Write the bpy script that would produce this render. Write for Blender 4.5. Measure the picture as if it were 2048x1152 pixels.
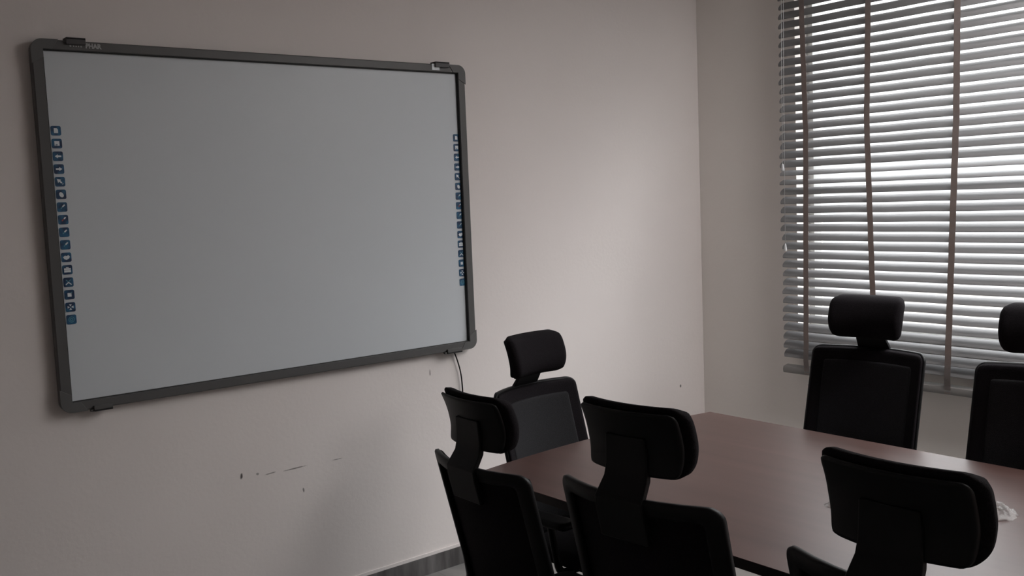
import bpy, bmesh, math, random
from mathutils import Vector, Matrix
for o in list(bpy.data.objects): bpy.data.objects.remove(o)
SC = bpy.context.scene
COL = SC.collection
RND = random.Random(7)
PI = math.pi

# ------------------------------------------------------------------ camera
F, YAW, PIT, ROLL = 1954.247, 0.89161, 0.09459, -0.04014
CAM = Vector((-4.0781, -3.4252, 1.6058))
fwd = Vector((math.cos(YAW)*math.cos(PIT), math.sin(YAW)*math.cos(PIT), -math.sin(PIT)))
rgt = Vector((math.sin(YAW), -math.cos(YAW), 0)); up = rgt.cross(fwd)
c_, s_ = math.cos(ROLL), math.sin(ROLL)
r2 = rgt*c_ + up*s_; u2 = -rgt*s_ + up*c_
cd = bpy.data.cameras.new('camera'); cam = bpy.data.objects.new('camera', cd); COL.objects.link(cam)
M = Matrix((r2, u2, -fwd)).transposed().to_4x4(); M.translation = CAM
cam.matrix_world = M
cd.sensor_width = 36; cd.lens = F/2048*36; cd.clip_start = 0.05
SC.camera = cam

# ------------------------------------------------------------------ world, daylight, exposure
SC.view_settings.view_transform = 'Standard'; SC.view_settings.look = 'None'
SC.view_settings.gamma = 1.0; SC.view_settings.use_curve_mapping = False
SC.view_settings.exposure = 0.0
SKY = 11.8
w = bpy.data.worlds.new('world'); SC.world = w; w.use_nodes = True
nt = w.node_tree; bg = nt.nodes['Background']
tc = nt.nodes.new('ShaderNodeTexCoord'); sx = nt.nodes.new('ShaderNodeSeparateXYZ')
nt.links.new(tc.outputs['Generated'], sx.inputs[0])
rp = nt.nodes.new('ShaderNodeValToRGB'); nt.links.new(sx.outputs['Z'], rp.inputs[0])
for k, (pos, v) in enumerate(((0.0, .12), (.25, .16), (.45, .7), (.7, 1.0))):      # dark skyline below a bright overcast sky
    e = rp.color_ramp.elements[k] if k < 2 else rp.color_ramp.elements.new(pos)
    e.position = pos; e.color = (v*.985, v*.99, v, 1)
nt.links.new(rp.outputs[0], bg.inputs[0]); bg.inputs[1].default_value = SKY
FILL = 15.3  # glow strength of the added ceiling fill panels
# window opening in the window wall (x = 0)
WY0, WY1, WZ0, WZ1 = -3.0, -0.60, 0.90, 2.66
la = bpy.data.lights.new('window_portal', 'AREA'); la.shape = 'RECTANGLE'; la.size = WY1-WY0; la.size_y = WZ1-WZ0
la.energy = 1; la.cycles.is_portal = True
lo = bpy.data.objects.new('window_portal', la); COL.objects.link(lo)
lo.location = (0.21, (WY0+WY1)/2, (WZ0+WZ1)/2); lo.rotation_euler = (PI/2, 0, PI/2)

# ------------------------------------------------------------------ helpers
def mat(name, color, rough=.6, metal=0, spec=.5, nodes=None, coat=0):
    m = bpy.data.materials.new(name); m.use_nodes = True
    b = m.node_tree.nodes['Principled BSDF']
    b.inputs['Base Color'].default_value = (*color, 1); b.inputs['Roughness'].default_value = rough
    b.inputs['Metallic'].default_value = metal; b.inputs['Specular IOR Level'].default_value = spec
    b.inputs['Coat Weight'].default_value = coat
    if nodes: nodes(m.node_tree, b)
    return m
def noise_mix(scale, c1, c2, rng=(.3, .7), stretch=(1, 1, 1), detail=4, bump=0, bscale=None):
    def f(nt, b):
        N, L = nt.nodes, nt.links
        t = N.new('ShaderNodeTexCoord'); mp = N.new('ShaderNodeMapping'); mp.inputs['Scale'].default_value = stretch
        n = N.new('ShaderNodeTexNoise'); n.inputs['Scale'].default_value = scale; n.inputs['Detail'].default_value = detail
        r = N.new('ShaderNodeValToRGB'); r.color_ramp.elements[0].position, r.color_ramp.elements[1].position = rng
        r.color_ramp.elements[0].color = (*c1, 1); r.color_ramp.elements[1].color = (*c2, 1)
        L.new(t.outputs['Object'], mp.inputs[0]); L.new(mp.outputs[0], n.inputs['Vector']); L.new(n.outputs[0], r.inputs[0])
        L.new(r.outputs[0], b.inputs['Base Color'])
        if bump:
            n2 = N.new('ShaderNodeTexNoise'); n2.inputs['Scale'].default_value = bscale or scale*4; n2.inputs['Detail'].default_value = 3
            L.new(t.outputs['Object'], n2.inputs['Vector'])
            bp = N.new('ShaderNodeBump'); bp.inputs['Strength'].default_value = bump; bp.inputs['Distance'].default_value = .01
            L.new(n2.outputs[0], bp.inputs['Height']); L.new(bp.outputs[0], b.inputs['Normal'])
    return f
def wall_nodes(c1, c2, marks, axes):
    """painted plaster with scuffs: marks = (a, z, half length, half height, slope, strength, colour)"""
    def f(nt, b):
        noise_mix(1.3, c1, c2, (.35, .65), bump=.06, bscale=60)(nt, b)
        N, L = nt.nodes, nt.links
        cur = b.inputs['Base Color'].links[0].from_socket
        t = N.new('ShaderNodeTexCoord'); s = N.new('ShaderNodeSeparateXYZ'); L.new(t.outputs['Object'], s.inputs[0])
        wob = N.new('ShaderNodeTexNoise'); wob.inputs['Scale'].default_value = 45; wob.inputs['Detail'].default_value = 3
        L.new(t.outputs['Object'], wob.inputs['Vector'])
        def mth(op, a, bb=None, c=None):
            n = N.new('ShaderNodeMath'); n.operation = op
            for k, v in enumerate((a, bb, c)):
                if v is None: continue
                if isinstance(v, (int, float)): n.inputs[k].default_value = v
                else: L.new(v, n.inputs[k])
            return n.outputs[0]
        for (a0, z0, ha, hz, sl, st, colr) in marks:
            da = mth('SUBTRACT', s.outputs[axes], a0); dz = mth('SUBTRACT', s.outputs['Z'], z0)
            dz = mth('SUBTRACT', dz, mth('MULTIPLY', da, sl))
            q = mth('ADD', mth('POWER', mth('ABSOLUTE', mth('DIVIDE', da, ha)), 2), mth('POWER', mth('ABSOLUTE', mth('DIVIDE', dz, hz)), 2))
            q = mth('ADD', q, mth('MULTIPLY', mth('SUBTRACT', wob.outputs[0], .5), 2.2))
            mr = N.new('ShaderNodeMapRange'); mr.inputs[1].default_value = 1.2; mr.inputs[2].default_value = .3
            mr.inputs[3].default_value = 0; mr.inputs[4].default_value = st; L.new(q, mr.inputs[0])
            mx = N.new('ShaderNodeMix'); mx.data_type = 'RGBA'; L.new(mr.outputs[0], mx.inputs[0])
            L.new(cur, mx.inputs[6]); mx.inputs[7].default_value = (*colr, 1); cur = mx.outputs[2]
        L.new(cur, b.inputs['Base Color'])
    return f
def obj(name, bm, m, parent=None, smooth=False, bevel=0, loc=None):
    me = bpy.data.meshes.new(name); bmesh.ops.recalc_face_normals(bm, faces=bm.faces); bm.to_mesh(me); bm.free()
    o = bpy.data.objects.new(name, me); COL.objects.link(o)
    me.materials.append(m)
    if smooth:
        for p in me.polygons: p.use_smooth = True
    if bevel:
        md = o.modifiers.new('bevel', 'BEVEL'); md.width = bevel; md.segments = 3; md.limit_method = 'ANGLE'
        for p in me.polygons: p.use_smooth = True
        md.harden_normals = True
    if parent: o.parent = parent
    if loc: o.location = loc
    return o
def thing(name, label, cat, loc=(0, 0, 0), rotz=0, group=None):
    o = bpy.data.objects.new(name, None); COL.objects.link(o); o.location = loc; o.rotation_euler = (0, 0, rotz)
    o.empty_display_size = .1
    return tag(o, label, cat, group)
def tag(o, label, cat, group=None):
    o['label'] = label; o['category'] = cat
    if group: o['group'] = group
    return o
def box(bm, x0, x1, y0, y1, z0, z1):
    v = [bm.verts.new((x, y, z)) for x in (x0, x1) for y in (y0, y1) for z in (z0, z1)]
    for f in ((0,1,3,2),(4,6,7,5),(0,4,5,1),(2,3,7,6),(0,2,6,4),(1,5,7,3)): bm.faces.new([v[i] for i in f])
def B(*a):
    bm = bmesh.new(); box(bm, *a); return bm
def struct(name, bm, m, **k):
    o = obj(name, bm, m, **k)
    if not k.get('parent'): o['kind'] = 'structure'
    return o
def tube(bm, pts, r, n=10, cap=True):
    pts = [Vector(p) for p in pts]; rings = []; prev = None
    for i, p in enumerate(pts):
        d = (pts[min(i+1, len(pts)-1)] - pts[max(i-1, 0)]).normalized()
        a = prev if prev else (Vector((0, 0, 1)) if abs(d.z) < .9 else Vector((1, 0, 0)))
        s = d.cross(a).normalized(); t = s.cross(d).normalized(); prev = t
        rr = r[i] if isinstance(r, (list, tuple)) else r
        rings.append([bm.verts.new(p + (s*math.cos(2*PI*k/n) + t*math.sin(2*PI*k/n))*rr) for k in range(n)])
    for A, Bq in zip(rings, rings[1:]):
        for k in range(n): bm.faces.new((A[k], A[(k+1) % n], Bq[(k+1) % n], Bq[k]))
    if cap: bm.faces.new(rings[0]); bm.faces.new(rings[-1][::-1])
def smooth_path(pts, n=8):
    P = [Vector(p) for p in pts]; out = []
    for i in range(len(P)-1):
        p0, p1, p2, p3 = P[max(i-1, 0)], P[i], P[i+1], P[min(i+2, len(P)-1)]
        for k in range(n):
            t = k/n
            out.append(.5*((2*p1) + (p2-p0)*t + (2*p0-5*p1+4*p2-p3)*t*t + (3*p1-p0-3*p2+p3)*t**3))
    return out + [P[-1]]
def lathe(bm, prof, cx=0, cy=0, n=24):
    rings = [[bm.verts.new((cx+r*math.cos(2*PI*k/n), cy+r*math.sin(2*PI*k/n), z)) for k in range(n)] for r, z in prof]
    for A, Bq in zip(rings, rings[1:]):
        for k in range(n): bm.faces.new((A[k], A[(k+1) % n], Bq[(k+1) % n], Bq[k]))
    bm.faces.new(rings[0][::-1]); bm.faces.new(rings[-1])
def prism(bm, poly, y0, y1):
    """poly in x,z extruded along y"""
    a = [bm.verts.new((x, y0, z)) for x, z in poly]; b = [bm.verts.new((x, y1, z)) for x, z in poly]
    bm.faces.new(a); bm.faces.new(b[::-1])
    for i in range(len(poly)): bm.faces.new((a[i], b[i], b[(i+1) % len(poly)], a[(i+1) % len(poly)]))
def rr_loop(hw, hh, r, seg=6, side=8):
    pts = []
    cs = [(hw-r, hh-r, 0), (-hw+r, hh-r, PI/2), (-hw+r, -hh+r, PI), (hw-r, -hh+r, 3*PI/2)]
    for i, (cx, cz, a0) in enumerate(cs):
        arc = [(cx+r*math.cos(a0+PI/2*k/seg), cz+r*math.sin(a0+PI/2*k/seg)) for k in range(seg+1)]
        pts += arc
        nx, nz, na = cs[(i+1) % 4]; e = (nx+r*math.cos(na), nz+r*math.sin(na)); s = arc[-1]
        for k in range(1, side): pts.append((s[0]+(e[0]-s[0])*k/side, s[1]+(e[1]-s[1])*k/side))
    return pts
def corner_map(x, z, hw, hh, r):
    ax, az = abs(x)-(hw-r), abs(z)-(hh-r)
    if ax > 0 and az > 0:
        a, b = ax/r, az/r
        a, b = a*math.sqrt(1-b*b/2), b*math.sqrt(1-a*a/2)
        x = math.copysign(hw-r+a*r, x); z = math.copysign(hh-r+b*r, z)
    return x, z
def pad(bm, hw, hh, r, base, tf, tb, rb, nx=26, nz=20, dome=0, place=lambda x, y, z: (x, y, z)):
    """rounded-rect cushion in the x,z plane: front grows to +y by tf, back to -y by tb, rb = edge radius"""
    def sp(n): return [0.35*(2*i/n-1)+0.65*math.sin(PI/2*(2*i/n-1)) for i in range(n+1)]
    U, V = sp(nx), sp(nz); G = {}
    for side in (0, 1):
        for i, u in enumerate(U):
            for j, v in enumerate(V):
                edge = i in (0, nx) or j in (0, nz)
                if edge and side: G[1, i, j] = G[0, i, j]; continue
                x0, z0 = u*hw, v*hh; x, z = corner_map(x0, z0, hw, hh, r)
                d = min(hw-abs(x0), hh-abs(z0)); q = min(d/rb, 1); e = math.sqrt(max(0, 1-(1-q)**2))
                dm = dome*(1-u*u)*(1-v*v)
                y = base(x, z) + (tf*e+dm if not side else -tb*e)
                G[side, i, j] = bm.verts.new(place(x, y, z))
    for side in (0, 1):
        for i in range(nx):
            for j in range(nz): bm.faces.new((G[side, i, j], G[side, i+1, j], G[side, i+1, j+1], G[side, i, j+1]))
def ringframe(bm, hw, hh, r, b, base, t, ri=None, place=lambda x, y, z: (x, y, z), bt=None, bb=None):
    ri = ri if ri is not None else max(r-b, .006)
    O = rr_loop(hw, hh, r); I = rr_loop(hw-b, hh-b, ri)
    def lp(P, k, dy): return [bm.verts.new(place(x*1.0, base(x, z)+dy, z)) for x, z in P]
    def mix(f): return [(o[0]+(i[0]-o[0])*f, o[1]+(i[1]-o[1])*f) for o, i in zip(O, I)]
    loops = [lp(O, 0, -t*.3), lp(O, 0, t*.3), lp(mix(.12), 0, t*.5), lp(mix(.88), 0, t*.5), lp(I, 0, t*.3), lp(I, 0, -t*.3), lp(mix(.88), 0, -t*.5), lp(mix(.12), 0, -t*.5)]
    n = len(O)
    for k in range(8):
        A, C = loops[k], loops[(k+1) % 8]
        for i in range(n): bm.faces.new((A[i], A[(i+1) % n], C[(i+1) % n], C[i]))

# ------------------------------------------------------------------ materials
PAINT1, PAINT2 = (.80, .743, .728), (.835, .778, .763)
DK = (.10, .09, .085); BR = (.42, .36, .24)
board_marks = [(-2.645, .604, .006, .011, .6, 1.0, DK), (-2.397, .495, .004, .009, -.5, .75, DK), (-2.581, .599, .006, .005, 0, .6, DK),
    (-2.530, .590, .022, .0028, .05, .75, (.2,.18,.17)), (-2.430, .588, .05, .0026, .02, .85, (.2,.18,.17)), (-2.243, .5865, .022, .0022, .0, .75, (.2,.18,.17)),
    (-1.780, .869, .003, .014, .1, .8, DK), (-.192, .564, .006, .008, 0, .9, DK), (-1.545, 1.99, .004, .005, 0, .8, DK),
    (-1.06, .615, .012, .008, .2, .8, DK), (-1.08, .66, .006, .008, .2, .6, DK)]
m_wall = mat('painted_plaster_board_wall', PAINT1, .75, spec=.25, nodes=wall_nodes(PAINT1, PAINT2, board_marks, 'X'))
m_wallw = mat('painted_plaster_window_wall', PAINT1, .75, spec=.25, nodes=wall_nodes((.87, .825, .79), (.90, .855, .82),
    [(-1.75, .52, .16, .10, .1, .45, BR), (-.72, .60, .05, .05, .1, .3, (.45,.42,.33)), (-1.55, .60, .10, .04, .1, .35, BR), (-.66, .62, .012, .007, .2, .5, DK), (-2.2, .45, .2, .06, 0, .3, BR)], 'Y'))
m_room = mat('beige_plaster_far_walls', PAINT1, .8, spec=.2, nodes=noise_mix(1.2, (.42, .39, .37), (.47, .435, .41), bump=.1, bscale=60))
m_ceil = mat('ceiling_paint', (.74, .73, .71), .85, spec=.2, nodes=noise_mix(2, (.73, .72, .70), (.76, .75, .73)))
def floor_nodes(nt, b):
    N, L = nt.nodes, nt.links
    t = N.new('ShaderNodeTexCoord'); n = N.new('ShaderNodeTexNoise'); n.inputs['Scale'].default_value = 2.4; n.inputs['Detail'].default_value = 8; n.inputs['Distortion'].default_value = 1.6
    r = N.new('ShaderNodeValToRGB'); r.color_ramp.elements[0].position = .35; r.color_ramp.elements[1].position = .68
    r.color_ramp.elements[0].color = (.20, .195, .187, 1); r.color_ramp.elements[1].color = (.33, .315, .305, 1)
    br = N.new('ShaderNodeTexBrick'); br.offset = 0; br.inputs['Scale'].default_value = 1; br.inputs['Brick Width'].default_value = .6; br.inputs['Row Height'].default_value = .6
    br.inputs['Mortar Size'].default_value = .0025; br.inputs['Mortar'].default_value = (.2, .19, .18, 1)
    L.new(t.outputs['Object'], n.inputs['Vector']); L.new(t.outputs['Object'], br.inputs['Vector']); L.new(n.outputs[0], r.inputs[0])
    L.new(r.outputs[0], br.inputs['Color1']); L.new(r.outputs[0], br.inputs['Color2']); L.new(br.outputs[0], b.inputs['Base Color'])
m_floor = mat('marbled_floor_tile', (.45, .43, .42), .32, nodes=floor_nodes)
m_skirt = mat('grey_streaked_skirting_tile', (.2, .19, .19), .4, nodes=noise_mix(9, (.065, .06, .06), (.19, .18, .18), (.38, .62), stretch=(1.6, 1.6, .25), detail=5))
m_frame = mat('board_frame_grey', (.10, .099, .10), .42, metal=.0, spec=.35, nodes=noise_mix(8, (.098, .097, .098), (.108, .106, .106)))
m_cap = mat('board_corner_plastic', (.12, .12, .12), .5, spec=.35, nodes=noise_mix(12, (.112, .112, .112), (.122, .12, .12)))
m_lip = mat('board_black_gasket', (.006, .006, .006), .6, nodes=noise_mix(30, (.005, .005, .005), (.008, .008, .008)))
m_surf = mat('whiteboard_surface', (.50, .52, .535), .42, spec=.4, nodes=noise_mix(.8, (.635, .67, .71), (.655, .69, .73)))
m_brk = mat('dark_bracket_plastic', (.06, .056, .06), .5, nodes=noise_mix(20, (.055, .052, .055), (.066, .062, .065)))
m_white = mat('white_print', (.62, .66, .70), .5, nodes=noise_mix(40, (.78, .82, .86), (.84, .88, .92)))
m_letter = mat('silver_print', (.24, .24, .25), .5, nodes=noise_mix(40, (.36, .36, .37), (.42, .42, .43)))
m_blue = mat('blue_icon_print', (.02, .09, .2), .35, nodes=noise_mix(55, (.006, .028, .085), (.02, .13, .26), (.35, .7), detail=1))
m_red = mat('red_print', (.35, .08, .08), .5, nodes=noise_mix(40, (.33, .07, .07), (.37, .09, .09)))
m_teal = mat('teal_print', (.10, .32, .42), .5, nodes=noise_mix(40, (.09, .30, .40), (.12, .34, .45)))
m_slat = mat('blind_slat_plastic', (.42, .41, .42), .55, spec=.35, nodes=noise_mix(3, (.17, .166, .17), (.195, .19, .194), stretch=(1, .3, 1)))
m_rail = mat('blind_rail_plastic', (.30, .285, .28), .55, nodes=noise_mix(5, (.20, .19, .185), (.22, .21, .205)))
m_alu = mat('window_aluminium', (.55, .55, .55), .4, metal=.6, nodes=noise_mix(12, (.53, .53, .53), (.57, .57, .57)))
m_cord = mat('white_cord', (.62, .62, .63), .6, nodes=noise_mix(60, (.6, .6, .61), (.65, .65, .66)))
def tape_nodes(nt, b):
    noise_mix(70, (.19, .168, .165), (.23, .20, .195), bump=.2)(nt, b)
    tr = nt.nodes.new('ShaderNodeBsdfTranslucent'); tr.inputs[0].default_value = (.55, .40, .33, 1)
    mx = nt.nodes.new('ShaderNodeMixShader'); mx.inputs[0].default_value = .22
    o = nt.nodes['Material Output']; nt.links.new(b.outputs[0], mx.inputs[1]); nt.links.new(tr.outputs[0], mx.inputs[2]); nt.links.new(mx.outputs[0], o.inputs[0])
m_tape = mat('blind_cloth_tape', (.4, .3, .26), .9, nodes=tape_nodes)
def glass_nodes(tint, gloss_rough):
    def f(nt, b):
        N, L = nt.nodes, nt.links
        tr = N.new('ShaderNodeBsdfTransparent'); tr.inputs[0].default_value = (*tint, 1)
        gl = N.new('ShaderNodeBsdfGlossy'); gl.inputs['Roughness'].default_value = gloss_rough
        fr = N.new('ShaderNodeFresnel'); fr.inputs[0].default_value = 1.45
        ge = N.new('ShaderNodeNewGeometry'); k1 = N.new('ShaderNodeMath'); k1.operation = 'SUBTRACT'; k1.inputs[0].default_value = 1; L.new(ge.outputs['Backfacing'], k1.inputs[1])
        k2 = N.new('ShaderNodeMath'); k2.operation = 'MULTIPLY'; L.new(fr.outputs[0], k2.inputs[0]); L.new(k1.outputs[0], k2.inputs[1])
        mx = N.new('ShaderNodeMixShader'); L.new(k2.outputs[0], mx.inputs[0]); L.new(tr.outputs[0], mx.inputs[1]); L.new(gl.outputs[0], mx.inputs[2])
        L.new(mx.outputs[0], N['Material Output'].inputs[0]); N.remove(b)
    return f
m_glass = mat('window_glass', (1, 1, 1), .0, nodes=glass_nodes((.97, .98, .98), 0.0))
def film_nodes(nt, b):
    N, L = nt.nodes, nt.links
    noise_mix(30, (.75, .76, .77), (.9, .9, .9), bump=.6, bscale=120)(nt, b)
    b.inputs['Roughness'].default_value = .15
    tr = N.new('ShaderNodeBsdfTransparent'); mx = N.new('ShaderNodeMixShader'); mx.inputs[0].default_value = .17
    L.new(tr.outputs[0], mx.inputs[1]); L.new(b.outputs[0], mx.inputs[2]); L.new(mx.outputs[0], N['Material Output'].inputs[0])
m_film = mat('clear_plastic_film', (.9, .9, .9), .15, nodes=film_nodes)
def wood_nodes(nt, b):
    N, L = nt.nodes, nt.links
    t = N.new('ShaderNodeTexCoord'); mp = N.new('ShaderNodeMapping'); mp.inputs['Scale'].default_value = (9, .55, 1)
    n = N.new('ShaderNodeTexNoise'); n.inputs['Scale'].default_value = 1.6; n.inputs['Detail'].default_value = 7; n.inputs['Distortion'].default_value = .5
    r = N.new('ShaderNodeValToRGB'); r.color_ramp.elements[0].position = .28; r.color_ramp.elements[1].position = .75
    r.color_ramp.elements[0].color = (.070, .037, .032, 1); r.color_ramp.elements[1].color = (.098, .054, .048, 1)
    L.new(t.outputs['Object'], mp.inputs[0]); L.new(mp.outputs[0], n.inputs['Vector']); L.new(n.outputs[0], r.inputs[0]); L.new(r.outputs[0], b.inputs['Base Color'])
m_wood = mat('mahogany_laminate', (.2, .12, .11), .36, spec=.5, nodes=wood_nodes)
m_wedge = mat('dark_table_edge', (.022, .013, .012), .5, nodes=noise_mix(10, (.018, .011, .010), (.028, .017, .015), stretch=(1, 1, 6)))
m_tleg = mat('dark_table_steel', (.012, .012, .012), .5, nodes=noise_mix(20, (.010, .010, .010), (.014, .014, .014)))
m_plas = mat('black_chair_plastic', (.005, .005, .006), .45, spec=.22, nodes=noise_mix(30, (.0035, .0035, .0042), (.005, .005, .006)))
m_fab = mat('black_headrest_fabric', (.014, .011, .014), .95, spec=.15, nodes=noise_mix(260, (.007, .0055, .007), (.013, .0105, .013), bump=.3, bscale=500))
def mesh_nodes(nt, b):
    noise_mix(350, (.009, .0085, .010), (.018, .017, .0205), bump=.25, bscale=420)(nt, b)
m_net = mat('black_back_netting', (.02, .02, .026), .8, spec=.25, nodes=mesh_nodes)
m_metal = mat('dark_chair_metal', (.03, .03, .03), .4, metal=.5, nodes=noise_mix(20, (.027, .027, .027), (.034, .034, .034)))
m_sock = mat('white_socket_plastic', (.6, .6, .58), .45, nodes=noise_mix(20, (.59, .59, .57), (.62, .62, .6)))
m_out = mat('pale_render_outside', (.72, .66, .62), .9, nodes=noise_mix(2, (.70, .64, .60), (.75, .69, .65)))
m_ground = mat('outside_paving', (.45, .43, .40), .9, nodes=noise_mix(1, (.13, .125, .11), (.18, .17, .15)))

# ------------------------------------------------------------------ room shell
X0, Y0, H = -5.0, -5.0, 2.9
struct('floor', B(X0-.2, .25, Y0-.2, .2, -.12, 0), m_floor)
struct('ceiling', B(X0-.2, .25, Y0-.2, .2, H, H+.12), m_ceil)
struct('wall_back', B(X0-.2, .25, 0, .2, 0, H), m_wall)
struct('wall_left', B(X0-.2, X0, Y0, 0, 0, H), m_room)
struct('wall_front', B(X0-.2, .25, Y0-.2, Y0, 0, H), m_room)
bm = bmesh.new()
box(bm, 0, .22, Y0, WY0, 0, H); box(bm, 0, .22, WY1, 0, 0, H); box(bm, 0, .22, WY0, WY1, 0, WZ0); box(bm, 0, .22, WY0, WY1, WZ1, H)
struct('wall_right', bm, m_wallw)
struct('baseboard_back', B(X0, 0, -.010, 0, 0, .079), m_skirt)
struct('baseboard_right', B(-.010, 0, Y0, -.01, 0, .079), m_skirt)
struct('trim_1', B(-.012+X0+.012, -.012, -.006, 0, .079, .092), m_wall)
# window: frame, mullions, panes
wf = bmesh.new()
FT = .030
box(wf, .10, .16, WY0, WY1, WZ0, WZ0+FT); box(wf, .10, .16, WY0, WY1, WZ1-FT, WZ1)
for y in (WY0, -1.98, WY1-FT): box(wf, .10, .16, y, y+FT, WZ0+FT, WZ1-FT)
wo = struct('window_1', wf, m_alu)
g = obj('window_pane', B(.126, .132, WY0+.01, WY1-.01, WZ0+.01, WZ1-.01), m_glass, wo)
o = struct('trim_2', B(-.004, .10, WY0, WY1, WZ0-.02, WZ0+.004), m_ceil)
# added fill light: two unseen glowing ceiling panels that brighten the room
m_fill = mat('fill_panel_diffuser', (.9, .9, .9), .6, nodes=lambda nt, b: (b.inputs['Emission Color'].__setattr__('default_value', (1, .975, .955, 1)), b.inputs['Emission Strength'].__setattr__('default_value', FILL)))
for ly, lab in ((-2.40, 'long white ceiling panel added for fill light, the one nearer the whiteboard wall'), (-3.85, 'long white ceiling panel added for fill light, the one farther from the whiteboard wall')):
    cl = thing('fill_light', lab, 'lamp', (-.60, ly, H), group='added ceiling fill panels')
    bm = bmesh.new(); ringframe(bm, .30, .60, .015, .022, lambda x, z: 0, .030, .004, place=lambda x, y, z: (x, z, y-.015)); obj('housing', bm, m_white, cl)
    obj('diffuser', B(-.279, .279, -.579, .579, -.022, -.002), m_fill, cl)
# what stands outside, mostly burnt out by daylight
struct('ground', B(.25, 14, -12, 6, -.6, -.45), m_ground)

# ------------------------------------------------------------------ venetian blind
PITCH = .0437; BX = -.06
BY1, BY0 = -.562, -3.14
blind = thing('venetian_blind', 'grey slatted venetian blind with cloth tapes hanging over the window', 'blind', (BX, (BY0+BY1)/2, 0))
cy = (BY0+BY1)/2
bm = bmesh.new(); bmt = bmesh.new()
zs = []; z = .785
while z < 2.70: zs.append(z); z += PITCH
L = (BY1-BY0)
for i, z in enumerate(zs):
    t = (z-1.1)/(2.45-1.1)
    ang = math.radians(36+12*max(0, min(1, t)))
    if z < .95: ang = math.radians(36+12*(.95-z)/.17)
    ang += math.radians(RND.uniform(-1.2, 1.2))
    if 1.60 < z < 1.66: ang -= math.radians(14)          # one slat twisted open
    dy = RND.uniform(-.003, .003) + (.005 if z > 1.36 else -.002)
    Wd, cr, th = .050, .0035, .0022
    prof = []
    for k in range(7):
        s = -1+2*k/6; prof.append((s*Wd/2, cr*(1-s*s)))
    # s=-1 -> room side, low; s=+1 -> window side, high
    rot = lambda a, b: (a*math.cos(ang)-b*math.sin(ang), a*math.sin(ang)+b*math.cos(ang))
    topp = [rot(a, b+th/2) for a, b in prof]; bot = [rot(a, b-th/2) for a, b in prof]
    ring = topp + bot[::-1]
    ns = 14; rows = []
    sag = RND.uniform(.0005, .002)
    for q in range(ns+1):
        f = q/ns; yy = -L/2+dy + f*L
        dz = -sag*math.sin(f*PI*7)**2
        inset = .007 if q == 0 else (-.007 if q == ns else 0)      # rounded slat corners
        ss = [abs(-1+2*k/6) for k in range(7)]; ss = ss + ss[::-1]
        rows.append([bm.verts.new((a, yy+inset*sv**3, z+b+dz)) for (a, b), sv in zip(ring, ss)])
    m_ = len(ring)
    for A, Cc in zip(rows, rows[1:]):
        for k in range(m_): bm.faces.new((A[k], A[(k+1) % m_], Cc[(k+1) % m_], Cc[k]))
    bm.faces.new(rows[0]); bm.faces.new(rows[-1][::-1])
obj('slats', bm, m_slat, blind, smooth=False)
# bottom rail: a chunky tilted bar below the last slats
bm = bmesh.new()
poly = [(-.022, .700), (-.019, .684), (.018, .690), (.022, .706), (.018, .722), (-.018, .716)]
a = [bm.verts.new((x, -L/2, z)) for x, z in poly]; b = [bm.verts.new((x, L/2-.004, z+.004)) for x, z in poly]
for i in range(6): bm.faces.new((a[i], b[i], b[(i+1) % 6], a[(i+1) % 6]))
bm.faces.new(a); bm.faces.new(b[::-1])
obj('bottom_rail', bm, m_rail, blind, bevel=.002)
obj('head_rail', B(-.028, .028, -L/2, L/2, 2.70, 2.755), m_rail, blind, bevel=.003)
tapes = [(-.696, -.712, -.700), (-1.036, -1.026, -1.062), (-1.434, -1.430, -1.394), (-1.79, -1.79, -1.79), (-2.15, -2.15, -2.15), (-2.52, -2.52, -2.52), (-2.88, -2.88, -2.88)]
for (ya, yb, yc) in tapes:
    for side in (-1,):
        bm = bmesh.new(); rows = []
        for k in range(61):
            zz = 2.70-(2.70-.69)*k/60; f = (zz-.75)/(2.45-.75)
            y = (ya*max(0, (f-.65)/.35)+yb*(1-max(0, (f-.65)/.35))) if f > .65 else yc+(yb-yc)*max(0, f)/.65
            x = side*(.024 + .0012*math.sin(zz/PITCH*2*PI))
            if zz < .73: x *= .9
            rows.append([bm.verts.new((x+dx, y-cy+dyy, zz)) for dx, dyy in ((-.0005, -.0135), (.0005, -.0135), (.0005, .0135), (-.0005, .0135))])
        for A, Cc in zip(rows, rows[1:]):
            for k in range(4): bm.faces.new((A[k], A[(k+1) % 4], Cc[(k+1) % 4], Cc[k]))
        bm.faces.new(rows[0]); bm.faces.new(rows[-1][::-1])
        obj('ladder_tape', bm, m_tape, blind)
for (yt, yb, zb) in ((-.600, -.597, 1.700), (-.612, -.606, 1.318)):
    bm = bmesh.new(); tube(bm, [(-.040, yt-cy, 2.69), (-.045, (yt+yb)/2-cy, 2.1), (-.045, yb-cy, zb)], .0011, 6)
    c = obj('pull_cord', bm, m_cord, blind, smooth=True)
    bm = bmesh.new(); lathe(bm, [(.002, zb+.004), (.004, zb), (.0075, zb-.022), (.008, zb-.030), (.004, zb-.033)], -.045, yb-cy, 12)
    obj('tassel', bm, m_cord, c, smooth=True)

# ------------------------------------------------------------------ interactive whiteboard
wb = thing('interactive_whiteboard', 'large wall-mounted interactive whiteboard in grey frame with blue icon columns', 'whiteboard', (-2.407, 0, 1.556))
def W(x, z): return x+2.407, z-1.556
hw, hh = .851, .604
FY = -.040
bm = bmesh.new()
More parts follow.
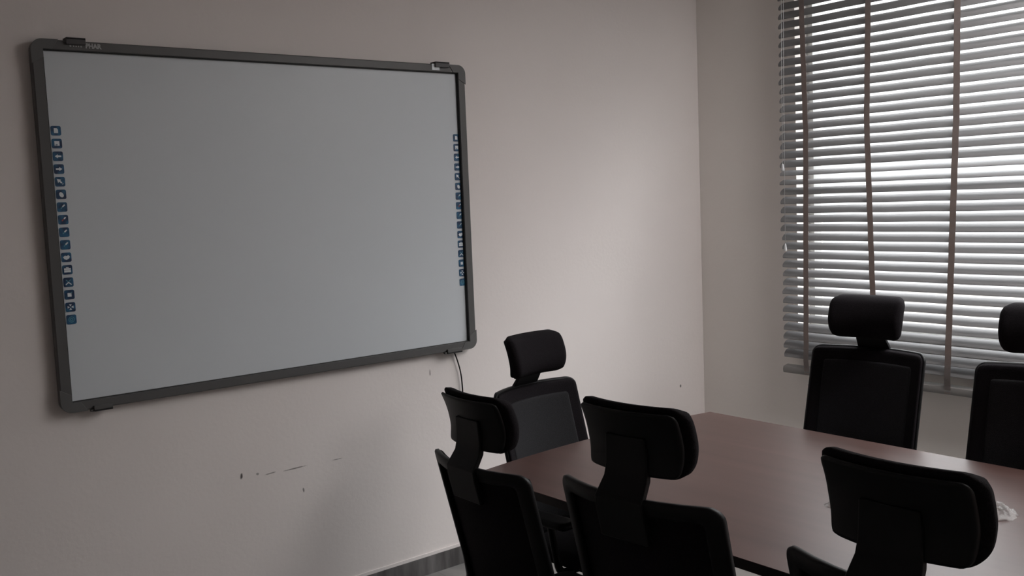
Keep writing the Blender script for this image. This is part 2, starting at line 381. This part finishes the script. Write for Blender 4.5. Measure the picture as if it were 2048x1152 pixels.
# frame: rounded ring, in front of the wall
O = rr_loop(hw, hh, .035, 8, 2); I = rr_loop(hw-.035, hh-.031, .003, 8, 2)
def lp(P, y): return [bm.verts.new((x, y, z)) for x, z in P]
O2 = rr_loop(hw-.004, hh-.004, .031, 8, 2); I2 = rr_loop(hw-.034, hh-.029, .003, 8, 2)
loops = [lp(O, -.010), lp(O, FY+.004), lp(O2, FY), lp(I2, FY), lp(I, FY+.003), lp(I, -.010)]
n = len(O)
for k in range(6):
    A, Cc = loops[k], loops[(k+1) % 6]
    for i in range(n): bm.faces.new((A[i], A[(i+1) % n], Cc[(i+1) % n], Cc[i]))
obj('frame', bm, m_frame, wb)
bm = bmesh.new(); I3 = rr_loop(hw-.0365, hh-.0315, .003, 8, 2); I4 = rr_loop(hw-.0378, hh-.034, .003, 8, 2)
loops = [lp(I3, FY+.006), lp(I4, FY+.007), lp(I4, -.012), lp(I3, -.012)]
for k in range(4):
    A, Cc = loops[k], loops[(k+1) % 4]
    for i in range(n): bm.faces.new((A[i], A[(i+1) % n], Cc[(i+1) % n], Cc[i]))
obj('inner_gasket', bm, m_lip, wb)
obj('writing_surface', B(-hw+.037, hw-.037, -.024, -.008, -hh+.032, hh-.032), m_surf, wb)
obj('rear_mount', B(-.5, .5, -.010, .0, -.35, .35), m_brk, wb)
# corner caps
for sx_ in (-1, 1):
    for sz in (-1, 1):
        bm = bmesh.new(); rad = .036; Lx, Lz = (.085, .080)
        P = [(0, 0)]; x1, z1 = sx_*(hw+.0015), sz*(hh+.0015)
        outer = [(x1-sx_*rad+sx_*rad*math.cos(a*PI/16), z1-sz*rad+sz*rad*math.sin(a*PI/16)) for a in range(9)]
        poly = [(x1, z1-sz*Lz)] + outer + [(x1-sx_*Lx, z1), (x1-sx_*(Lx-.022), z1-sz*.032), (x1-sx_*.037, z1-sz*.032), (x1-sx_*.037, z1-sz*(Lz-.022))]
        prism(bm, poly, FY-.0025, FY+.0005)
        obj('corner_cap', bm, m_cap, wb, bevel=.001)
# hooked clips on the frame edge
for (xa, xb, top) in ((-3.153, -3.093, 1), (-1.712, -1.642, 1), (-3.158, -3.098, -1), (-1.716, -1.640, -1)):
    bm = bmesh.new(); x0, _ = W(xa, 0); x1, _ = W(xb, 0)
    if top > 0:
        box(bm, x0, x1, -.052, FY-.001, .591, .612); box(bm, x0, x1, -.052, -.012, .606, .613)
    else:
        box(bm, x0, x1, -.050, FY-.001, -.611, -.592); box(bm, x0, x1, -.050, -.012, -.612, -.605); box(bm, x0-.010, x0, -.044, -.030, -.612, -.604)
    obj('mounting_clip', bm, m_brk if top > 0 else m_frame, wb, bevel=.0015)
x0, z0 = W(-1.722, 2.141)
o = obj('paper_label', B(x0-.004, x0+.034, FY-.0035, FY-.002, z0-.006, z0+.019), m_white, wb); o['label'] = 'white paper label beside the clip'
# lettering partly behind the clip
def text_mesh(s, size):
    cu = bpy.data.curves.new('lettering', 'FONT'); cu.body = s; cu.size = size; cu.extrude = .0003; cu.offset = .0010
    to = bpy.data.objects.new('tmp', cu); COL.objects.link(to); bpy.context.view_layer.update()
    me = bpy.data.meshes.new_from_object(to.evaluated_get(bpy.context.evaluated_depsgraph_get()))
    bpy.data.objects.remove(to); me.name = 'lettering'; return me
me = text_mesh('PHAR', .021); me.materials.clear(); me.materials.append(m_letter)
o = bpy.data.objects.new('lettering', me); COL.objects.link(o); o.parent = wb
x0, z0 = W(-3.092, 2.1390); o.location = (x0, FY-.0008, z0); o.rotation_euler = (PI/2, 0, 0); o.scale = (.93, 1, 1)
o['label'] = 'pale maker lettering PHAR'
bm = bmesh.new(); xx, zz = W(-3.141, 2.1405)
for dx, ww in ((0, .005), (.011, .003), (.018, .004), (.026, .003), (.033, .005)): box(bm, xx+dx, xx+dx+ww, FY-.0012, FY-.0004, zz, zz+.0045)
o = obj('lettering', bm, m_letter, wb); o['label'] = 'lower tips of letters below the clip'

# printed icons
def ell(cx, cz, a, b, n=20, rot=0):
    return [(cx+a*math.cos(t)*math.cos(rot)-b*math.sin(t)*math.sin(rot), cz+a*math.cos(t)*math.sin(rot)+b*math.sin(t)*math.cos(rot)) for t in [2*PI*k/n for k in range(n)]]
def rot_rect(cx, cz, w, h, a):
    c, s = math.cos(a), math.sin(a)
    return [(cx+x*c-z*s, cz+x*s+z*c) for x, z in ((-w/2, -h/2), (w/2, -h/2), (w/2, h/2), (-w/2, h/2))]
def flip(P): return [(-x, z) for x, z in P]
arrowL = [(-.30, 0), (-.02, .20), (-.02, .09), (.30, .07), (.30, -.07), (-.02, -.09), (-.02, -.20)]
def glyph(i):
    w_, r_, t_ = [], [], []
    if i == 0: w_ = [[(-.24, -.30), (.24, -.30), (.24, .16), (.10, .32), (-.24, .32)]]
    elif i == 1: w_ = [[(-.30, -.28), (-.16, -.28), (-.16, -.10), (.08, -.10), (.08, -.28), (.30, -.28), (.30, .30), (-.30, .30)], rot_rect(-.02, -.22, .12, .10, 0)]
    elif i == 2: w_ = [arrowL]
    elif i == 3: w_ = [flip(arrowL)]
    elif i == 4: w_ = [[(-.28, .28), (.12, .20), (.02, .10), (.20, -.08), (.10, -.18), (-.08, 0), (-.20, -.12)], rot_rect(.24, -.22, .12, .07, .7)]
    elif i == 5: w_ = [ell(.02, -.04, .19, .27, rot=.45)]
    elif i in (6, 8, 9): w_ = [rot_rect(.13, .12, .30, .13, .75)]; t_ = [rot_rect(-.06, -.08, .22, .10, .75)]
    elif i == 7: w_ = [rot_rect(.16, .16, .22, .13, .75)]; r_ = [rot_rect(-.03, -.03, .30, .10, .75)]
    elif i == 10: w_ = [[(-.32, .02), (-.12, .18), (.02, .12), (.20, .22), (.32, .06), (.24, -.14), (.0, -.26), (-.20, -.18)]]
    elif i == 11: w_ = [[(-.32, -.26), (.32, -.26), (.32, -.04), (-.32, -.04)], [(-.32, .0), (.32, .0), (.32, .16), (-.32, .16)], rot_rect(0, .23, .26, .06, 0)]
    elif i == 12: w_ = [rot_rect(-.14, -.13, .36, .09, .72), rot_rect(.14, -.13, .36, .09, -.72)]; t_ = [rot_rect(-.13, .16, .28, .07, -.72), rot_rect(.13, .16, .28, .07, .72)]
    elif i == 13: w_ = [[(-.24, -.26), (.24, -.26), (.24, .22), (-.24, .22)]]; t_ = [rot_rect(.18, .20, .30, .09, .7)]
    elif i == 14:
        for k in range(4):
            a = k*PI/2; c, s = math.cos(a), math.sin(a)
            w_.append([(x*c-z*s, x*s+z*c) for x, z in ((0, .06), (.13, .28), (-.13, .28))])
    else:
        seg = []
        for r in (.30, .15):
            for k in range(14):
                a0, a1 = 2*PI*k/14, 2*PI*(k+1)/14
                seg.append([(r*math.cos(a0), r*math.sin(a0)), (r*math.cos(a1), r*math.sin(a1)), ((r-.06)*math.cos(a1), (r-.06)*math.sin(a1)), ((r-.06)*math.cos(a0), (r-.06)*math.sin(a0))])
        t_ = seg
    return w_, r_, t_
names_ = ['blank page', 'floppy disk', 'left arrow', 'right arrow', 'cursor arrow', 'mouse', 'pen', 'red-tipped pen', 'thin pen', 'highlighter pen', 'eraser', 'toolbox', 'crossed tools', 'note and pencil', 'four arrows', 'target rings']
S = .031
for colx, side_ in ((-3.2000, 'left'), (-1.6055, 'right')):
    for i in range(16):
        zc = 1.872-i*.0410 if side_ == 'left' else 1.858-i*.0411
        x, z = W(colx, zc)
        poly = rr_loop(S/2, S/2, .0055, 5, 1)
        bm = bmesh.new(); prism(bm, [(a+x, b+z) for a, b in poly], -.0255, -.0240)
        ic = obj('icon_tile', bm, m_blue, wb); ic['label'] = 'blue tile with %s symbol, %s column' % (names_[i], side_)
        for polys, mm in zip(glyph(i), (m_white, m_red, m_teal)):
            if polys:
                bm = bmesh.new()
                gs = .82 if i in (0, 1, 13) else 1.05
                for P in polys: prism(bm, [(a*S*gs+x, b*S*gs+z) for a, b in P], -.0263, -.0256)
                obj('symbol', bm, mm, ic)

# board cable
bm = bmesh.new()
tube(bm, smooth_path([(-1.665, -.012, .955), (-1.650, -.014, .92), (-1.630, -.014, .85), (-1.622, -.012, .77), (-1.622, -.012, .66), (-1.61, -.012, .50), (-1.60, -.014, .42), (-1.60, -.014, .345)]), .0030, 8)
tag(obj('power_cable', bm, m_plas, smooth=True), 'thin black cable hanging down from the lower right of the whiteboard', 'cable')
so = thing('wall_socket', 'white wall socket low behind the end chair', 'socket', (-1.60, 0, .31))
obj('face_plate', B(-.043, .043, -.009, 0, -.043, .043), m_sock, so, bevel=.003)
obj('plug', B(-.02, .02, -.028, -.009, -.02, .038), m_plas, so, bevel=.004)

# ------------------------------------------------------------------ table
TX0, TX1, TY1, TY0, TZ = -2.312, -1.191, -1.025, -4.15, .75
tb = thing('conference_table', 'long reddish-brown laminate conference table in the middle of the room', 'table', ((TX0+TX1)/2, (TY0+TY1)/2, 0))
cx, cyt = (TX0+TX1)/2, (TY0+TY1)/2
def outline(ins=0):
    P = []
    for k in range(21):
        f = k/20; x = TX0+ins+(TX1-TX0-2*ins)*f; P.append((x-cx, TY1-ins+.045*(1-(2*f-1)**2)-cyt))
    for k in range(21):
        f = k/20; x = TX1-ins-(TX1-TX0-2*ins)*f; P.append((x-cx, TY0+ins-.045*(1-(2*f-1)**2)-cyt))
    return P
bm = bmesh.new(); P = outline(.0005)
a = [bm.verts.new((x, y, TZ-.002)) for x, y in P]; b = [bm.verts.new((x, y, TZ)) for x, y in P]
bm.faces.new(a[::-1]); bm.faces.new(b)
for i in range(len(P)): bm.faces.new((a[i], a[(i+1) % len(P)], b[(i+1) % len(P)], b[i]))
obj('tabletop', bm, m_wood, tb)
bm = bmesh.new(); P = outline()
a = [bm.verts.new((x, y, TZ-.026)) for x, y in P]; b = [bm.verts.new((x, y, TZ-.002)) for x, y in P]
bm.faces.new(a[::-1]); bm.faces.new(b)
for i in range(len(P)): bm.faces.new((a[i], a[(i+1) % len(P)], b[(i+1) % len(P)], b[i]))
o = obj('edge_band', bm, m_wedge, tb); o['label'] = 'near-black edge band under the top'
obj('support_beam', B(-.05, .05, -1.25, 1.25, .66, .724), m_tleg, tb)
for yy in (-.93, .93):
    for xx in (-.17, .17):
        bm = bmesh.new(); box(bm, xx-.025, xx+.025, yy-.025, yy+.025, 0, .66)
        obj('leg', bm, m_tleg, tb, bevel=.003)
    obj('cross_rail', B(-.40, .40, yy-.025, yy+.025, .66, .724), m_tleg, tb)

# crumpled film on the table
def film(name, cx, cy, rx, ry, h, seed, label):
    r = random.Random(seed); bm = bmesh.new(); n = 12; G = []
    for i in range(n+1):
        row = []
        for j in range(n+1):
            u, v = 2*i/n-1, 2*j/n-1; u2_, v2_ = u*math.sqrt(1-v*v/2), v*math.sqrt(1-u*u/2)
            d = math.hypot(u2_, v2_); zz = h*max(0, 1-d*d)*(.35+.65*r.random())+.0006
            row.append(bm.verts.new((u2_*rx*(1+.12*r.uniform(-1, 1)), v2_*ry*(1+.12*r.uniform(-1, 1)), zz)))
        G.append(row)
    for i in range(n):
        for j in range(n): bm.faces.new((G[i][j], G[i+1][j], G[i+1][j+1], G[i][j+1]))
    o = obj(name, bm, m_film); o.location = (cx, cy, TZ)
    md = o.modifiers.new('thickness', 'SOLIDIFY'); md.thickness = .0004
    return tag(o, label, 'plastic wrap')
film('plastic_wrap', -1.845, -1.985, .022, .030, .016, 3, 'tiny scrap of clear plastic film left of the nearest headrest')
film('plastic_wrap', -1.625, -2.300, .060, .055, .036, 9, 'crumpled clear plastic wrap right of the nearest headrest')

# ------------------------------------------------------------------ chairs
def back_y(x, z):        # z is the real height
    y = .25*(1-z)
    if z < .62: y -= .35*(.62-z)
    return y - .055*(1-min(1, (x/.21)**2))
UP = []                  # parts that ride on the gas lift
def make_chair(label):
    t = thing('office_chair', label, 'chair', group='black mesh-back chairs with headrests')
    # star base
    bm = bmesh.new(); lathe(bm, [(.030, .062), (.040, .066), (.040, .10), (.030, .112)], 0, .32, 20)
    hub = obj('base_hub', bm, m_plas, t, smooth=False)
    for k in range(5):
        a = 2*PI*k/5+PI/2; c, s = math.cos(a), math.sin(a)
        bm = bmesh.new()
        sec = [(.03, .075, .108, .022), (.14, .070, .098, .017), (.25, .060, .080, .012), (.262, .060, .078, .010)]
        rows = [[bm.verts.new((r*c-w_*sg*s, .32+r*s+w_*sg*c, zz)) for sg, zz in ((-1, z0), (1, z0), (1, z1), (-1, z1))] for r, z0, z1, w_ in sec]
        for A, Cc in zip(rows, rows[1:]):
            for q in range(4): bm.faces.new((A[q], A[(q+1) % 4], Cc[(q+1) % 4], Cc[q]))
        bm.faces.new(rows[0]); bm.faces.new(rows[-1][::-1])
        lg = obj('base_leg', bm, m_plas, t, bevel=.003)
        bm = bmesh.new()
        px, py = .250*c, .32+.250*s
        for off in (-.016, .016):
            rg = []
            for dd in (-.009, .009):
                rg.append([bm.verts.new((px-s*(off+dd)+c*.026*math.cos(q*PI/8), py+c*(off+dd)+s*.026*math.cos(q*PI/8), .0265+.026*math.sin(q*PI/8))) for q in range(16)])
            for q in range(16): bm.faces.new((rg[0][q], rg[0][(q+1) % 16], rg[1][(q+1) % 16], rg[1][q]))
            bm.faces.new(rg[0]); bm.faces.new(rg[1][::-1])
        tube(bm, [(px, py, .026), (px, py, .064)], .006, 8)
        obj('caster', bm, m_plas, lg)
    bm = bmesh.new(); lathe(bm, [(.025, .09), (.025, .27)], 0, .32, 16); obj('gas_sleeve', bm, m_metal, t)
    def U(o): o['rides'] = 1; return o
    bm = bmesh.new(); lathe(bm, [(.014, .215), (.014, .42)], 0, .32, 14); U(obj('gas_piston', bm, m_metal, t))
    bm = bmesh.new(); box(bm, -.09, .09, .22, .42, .415, .462); box(bm, -.035, .035, .06, .23, .415, .445); U(obj('tilt_mechanism', bm, m_plas, t, bevel=.008))
    bm = bmesh.new(); tube(bm, smooth_path([(.08, .36, .445), (.20, .36, .455), (.222, .36, .453), (.226, .36, .441), (.245, .36, .438), (.33, .36, .436)], 4), .0035, 8); U(obj('lift_lever', bm, m_plas, t))
    # seat
    bm = bmesh.new()
    pad(bm, .235, .210, .06, lambda x, z: 0, .032, .016, .03, dome=.008, place=lambda x, y, z: (x, .315+z, .474+y-(.035*max(0, (z-.12)/.1)**2)))
    U(obj('seat', bm, m_fab, t, smooth=True))
    # arms
    for sg in (-1, 1):
        bm = bmesh.new()
        tube(bm, smooth_path([(sg*.08, .33, .445), (sg*.20, .33, .448), (sg*.258, .33, .462), (sg*.268, .32, .52), (sg*.268, .30, .615)], 5), .013, 10)
        arm = U(obj('armrest', bm, m_plas, t, smooth=True))
        bm = bmesh.new(); pad(bm, .040, .115, .035, lambda x, z: 0, .012, .014, .013, 12, 16, place=lambda x, y, z, sg=sg: (sg*.268+x, .28+z, .628+y))
        obj('arm_pad', bm, m_plas, arm, smooth=True)
    # backrest
    zc, hh_ = .725, .275
    PB = lambda x, y, z: (x, y, z+zc)
    bm = bmesh.new(); ringframe(bm, .211, hh_, .030, .036, lambda x, z: back_y(x, z+zc)-.006, .018, .012, PB)
    U(obj('backrest_frame', bm, m_plas, t, smooth=True))
    bm = bmesh.new(); pad(bm, .206, hh_-.004, .026, lambda x, z: back_y(x, z+zc)+.005, .008, .001, .008, 26, 26, place=PB)
    for f in list(bm.faces):
        c = f.calc_center_median()
    U(obj('backrest_border', bm, m_fab, t, smooth=True))
    bm = bmesh.new(); pad(bm, .166, hh_-.048, .012, lambda x, z: back_y(x, z+zc)+.0125, .0025, .001, .003, 22, 22, place=PB)
    nn = U(obj('backrest_netting', bm, m_net, t, smooth=True)); nn['label'] = 'slightly lighter woven netting panel'
    # back support bar
    bm = bmesh.new()
    pts = [(.07, .375), (.035, .40), (.045, .48), (.055, .56)]
    rows = [[bm.verts.new((xx, y_+dy, z_)) for xx, dy in ((-.05, -.012), (.05, -.012), (.05, .010), (-.05, .010))] for y_, z_ in ((.10, .425), (.030, .435), (.010, .50), (.022, .60))]
    for A, Cc in zip(rows, rows[1:]):
        for q in range(4): bm.faces.new((A[q], A[(q+1) % 4], Cc[(q+1) % 4], Cc[q]))
    bm.faces.new(rows[0]); bm.faces.new(rows[-1][::-1])
    U(obj('back_bracket', bm, m_plas, t, bevel=.004))
    # neck bracket: broad plate from back top forward/up to the headrest shell
    bm = bmesh.new()
    sec = [(.900, -.044, .062), (.965, -.061, .062), (.992, -.064, .061), (1.030, -.038, .056), (1.055, -.033, .054), (1.09, -.034, .052), (1.12, -.036, .050)]
    rows = [[bm.verts.new((sx1*w_, y_+dy, z_)) for sx1, dy in ((-1, -.007), (1, -.007), (1, .009), (-1, .009))] for z_, y_, w_ in sec]
    for A, Cc in zip(rows, rows[1:]):
        for q in range(4): bm.faces.new((A[q], A[(q+1) % 4], Cc[(q+1) % 4], Cc[q]))
    bm.faces.new(rows[0]); bm.faces.new(rows[-1][::-1])
    U(obj('neck_bracket', bm, m_plas, t, bevel=.003))
    # headrest: shell + cushion, profile flares backwards at the top
    hz = 1.1125
    def hp(x, z):      # local z about hz
        q = (z+.085)/.17
        return -.016 - .080*max(0, q-.35)**1.7 - .010*max(0, .3-q)/.3 + .028*(x/.138)**2
    PH = lambda x, y, z: (x, y, z+hz)
    def nar(x, z): return x*(1-.10*max(0, -z/.085)**1.5)
    bm = bmesh.new(); pad(bm, .125, .069, .018, lambda x, z: hp(x, z)-.012, .004, .006, .006, 24, 18, place=lambda x, y, z: (nar(x, z), y, z+hz-.004))
    sh = U(obj('headrest_shell', bm, m_plas, t, smooth=True))
    bm = bmesh.new(); pad(bm, .138, .0765, .036, lambda x, z: hp(x, z)+.002, .034, .008, .026, 28, 22, dome=.008, place=lambda x, y, z: (nar(x, z), y, z+hz))
    U(obj('headrest', bm, m_fab, t, smooth=True))
    return t
def apply_pose(t, x, y, deg, lift):
    t.location = (x, y, 0); t.rotation_euler = (0, 0, math.radians(deg))
    for c in t.children:
        if c.get('rides'): c.location.z = lift
        
def copy_tree(o, parent=None):
    c = o.copy(); COL.objects.link(c)
    if parent: c.parent = parent
    for ch in list(o.children): copy_tree(ch, c)
    return c
CH = [
 ('black mesh chair by the window, left of the two there, back to the blind', -.933, -1.531, 94.4, .009),
 ('black mesh chair by the window, half cut off at the right edge', -1.035, -2.187, 93.5, .028),
 ('black mesh chair at the head of the table, in front of the whiteboard wall', -1.815, -.740, 185.7, -.085),
 ('black chair seen from behind, leftmost, its back below the whiteboard corner', -2.544, -1.362, -91.3, -.098),
 ('black chair seen from behind, middle of the near row', -2.628, -2.024, -84.3, -.016),
 ('black chair seen from behind, nearest, its headrest large at the lower right', -2.686, -2.646, -89.7, -.008),
]
ch0 = make_chair(CH[0][0])
all_ch = [ch0] + [copy_tree(ch0) for _ in CH[1:]]
bpy.context.view_layer.update()
for t, (lab, x, y, dg, lf) in zip(all_ch, CH):
    t['label'] = lab; apply_pose(t, x, y, dg, lf)
for o in list(bpy.data.objects):
    if 'rides' in o: del o['rides']
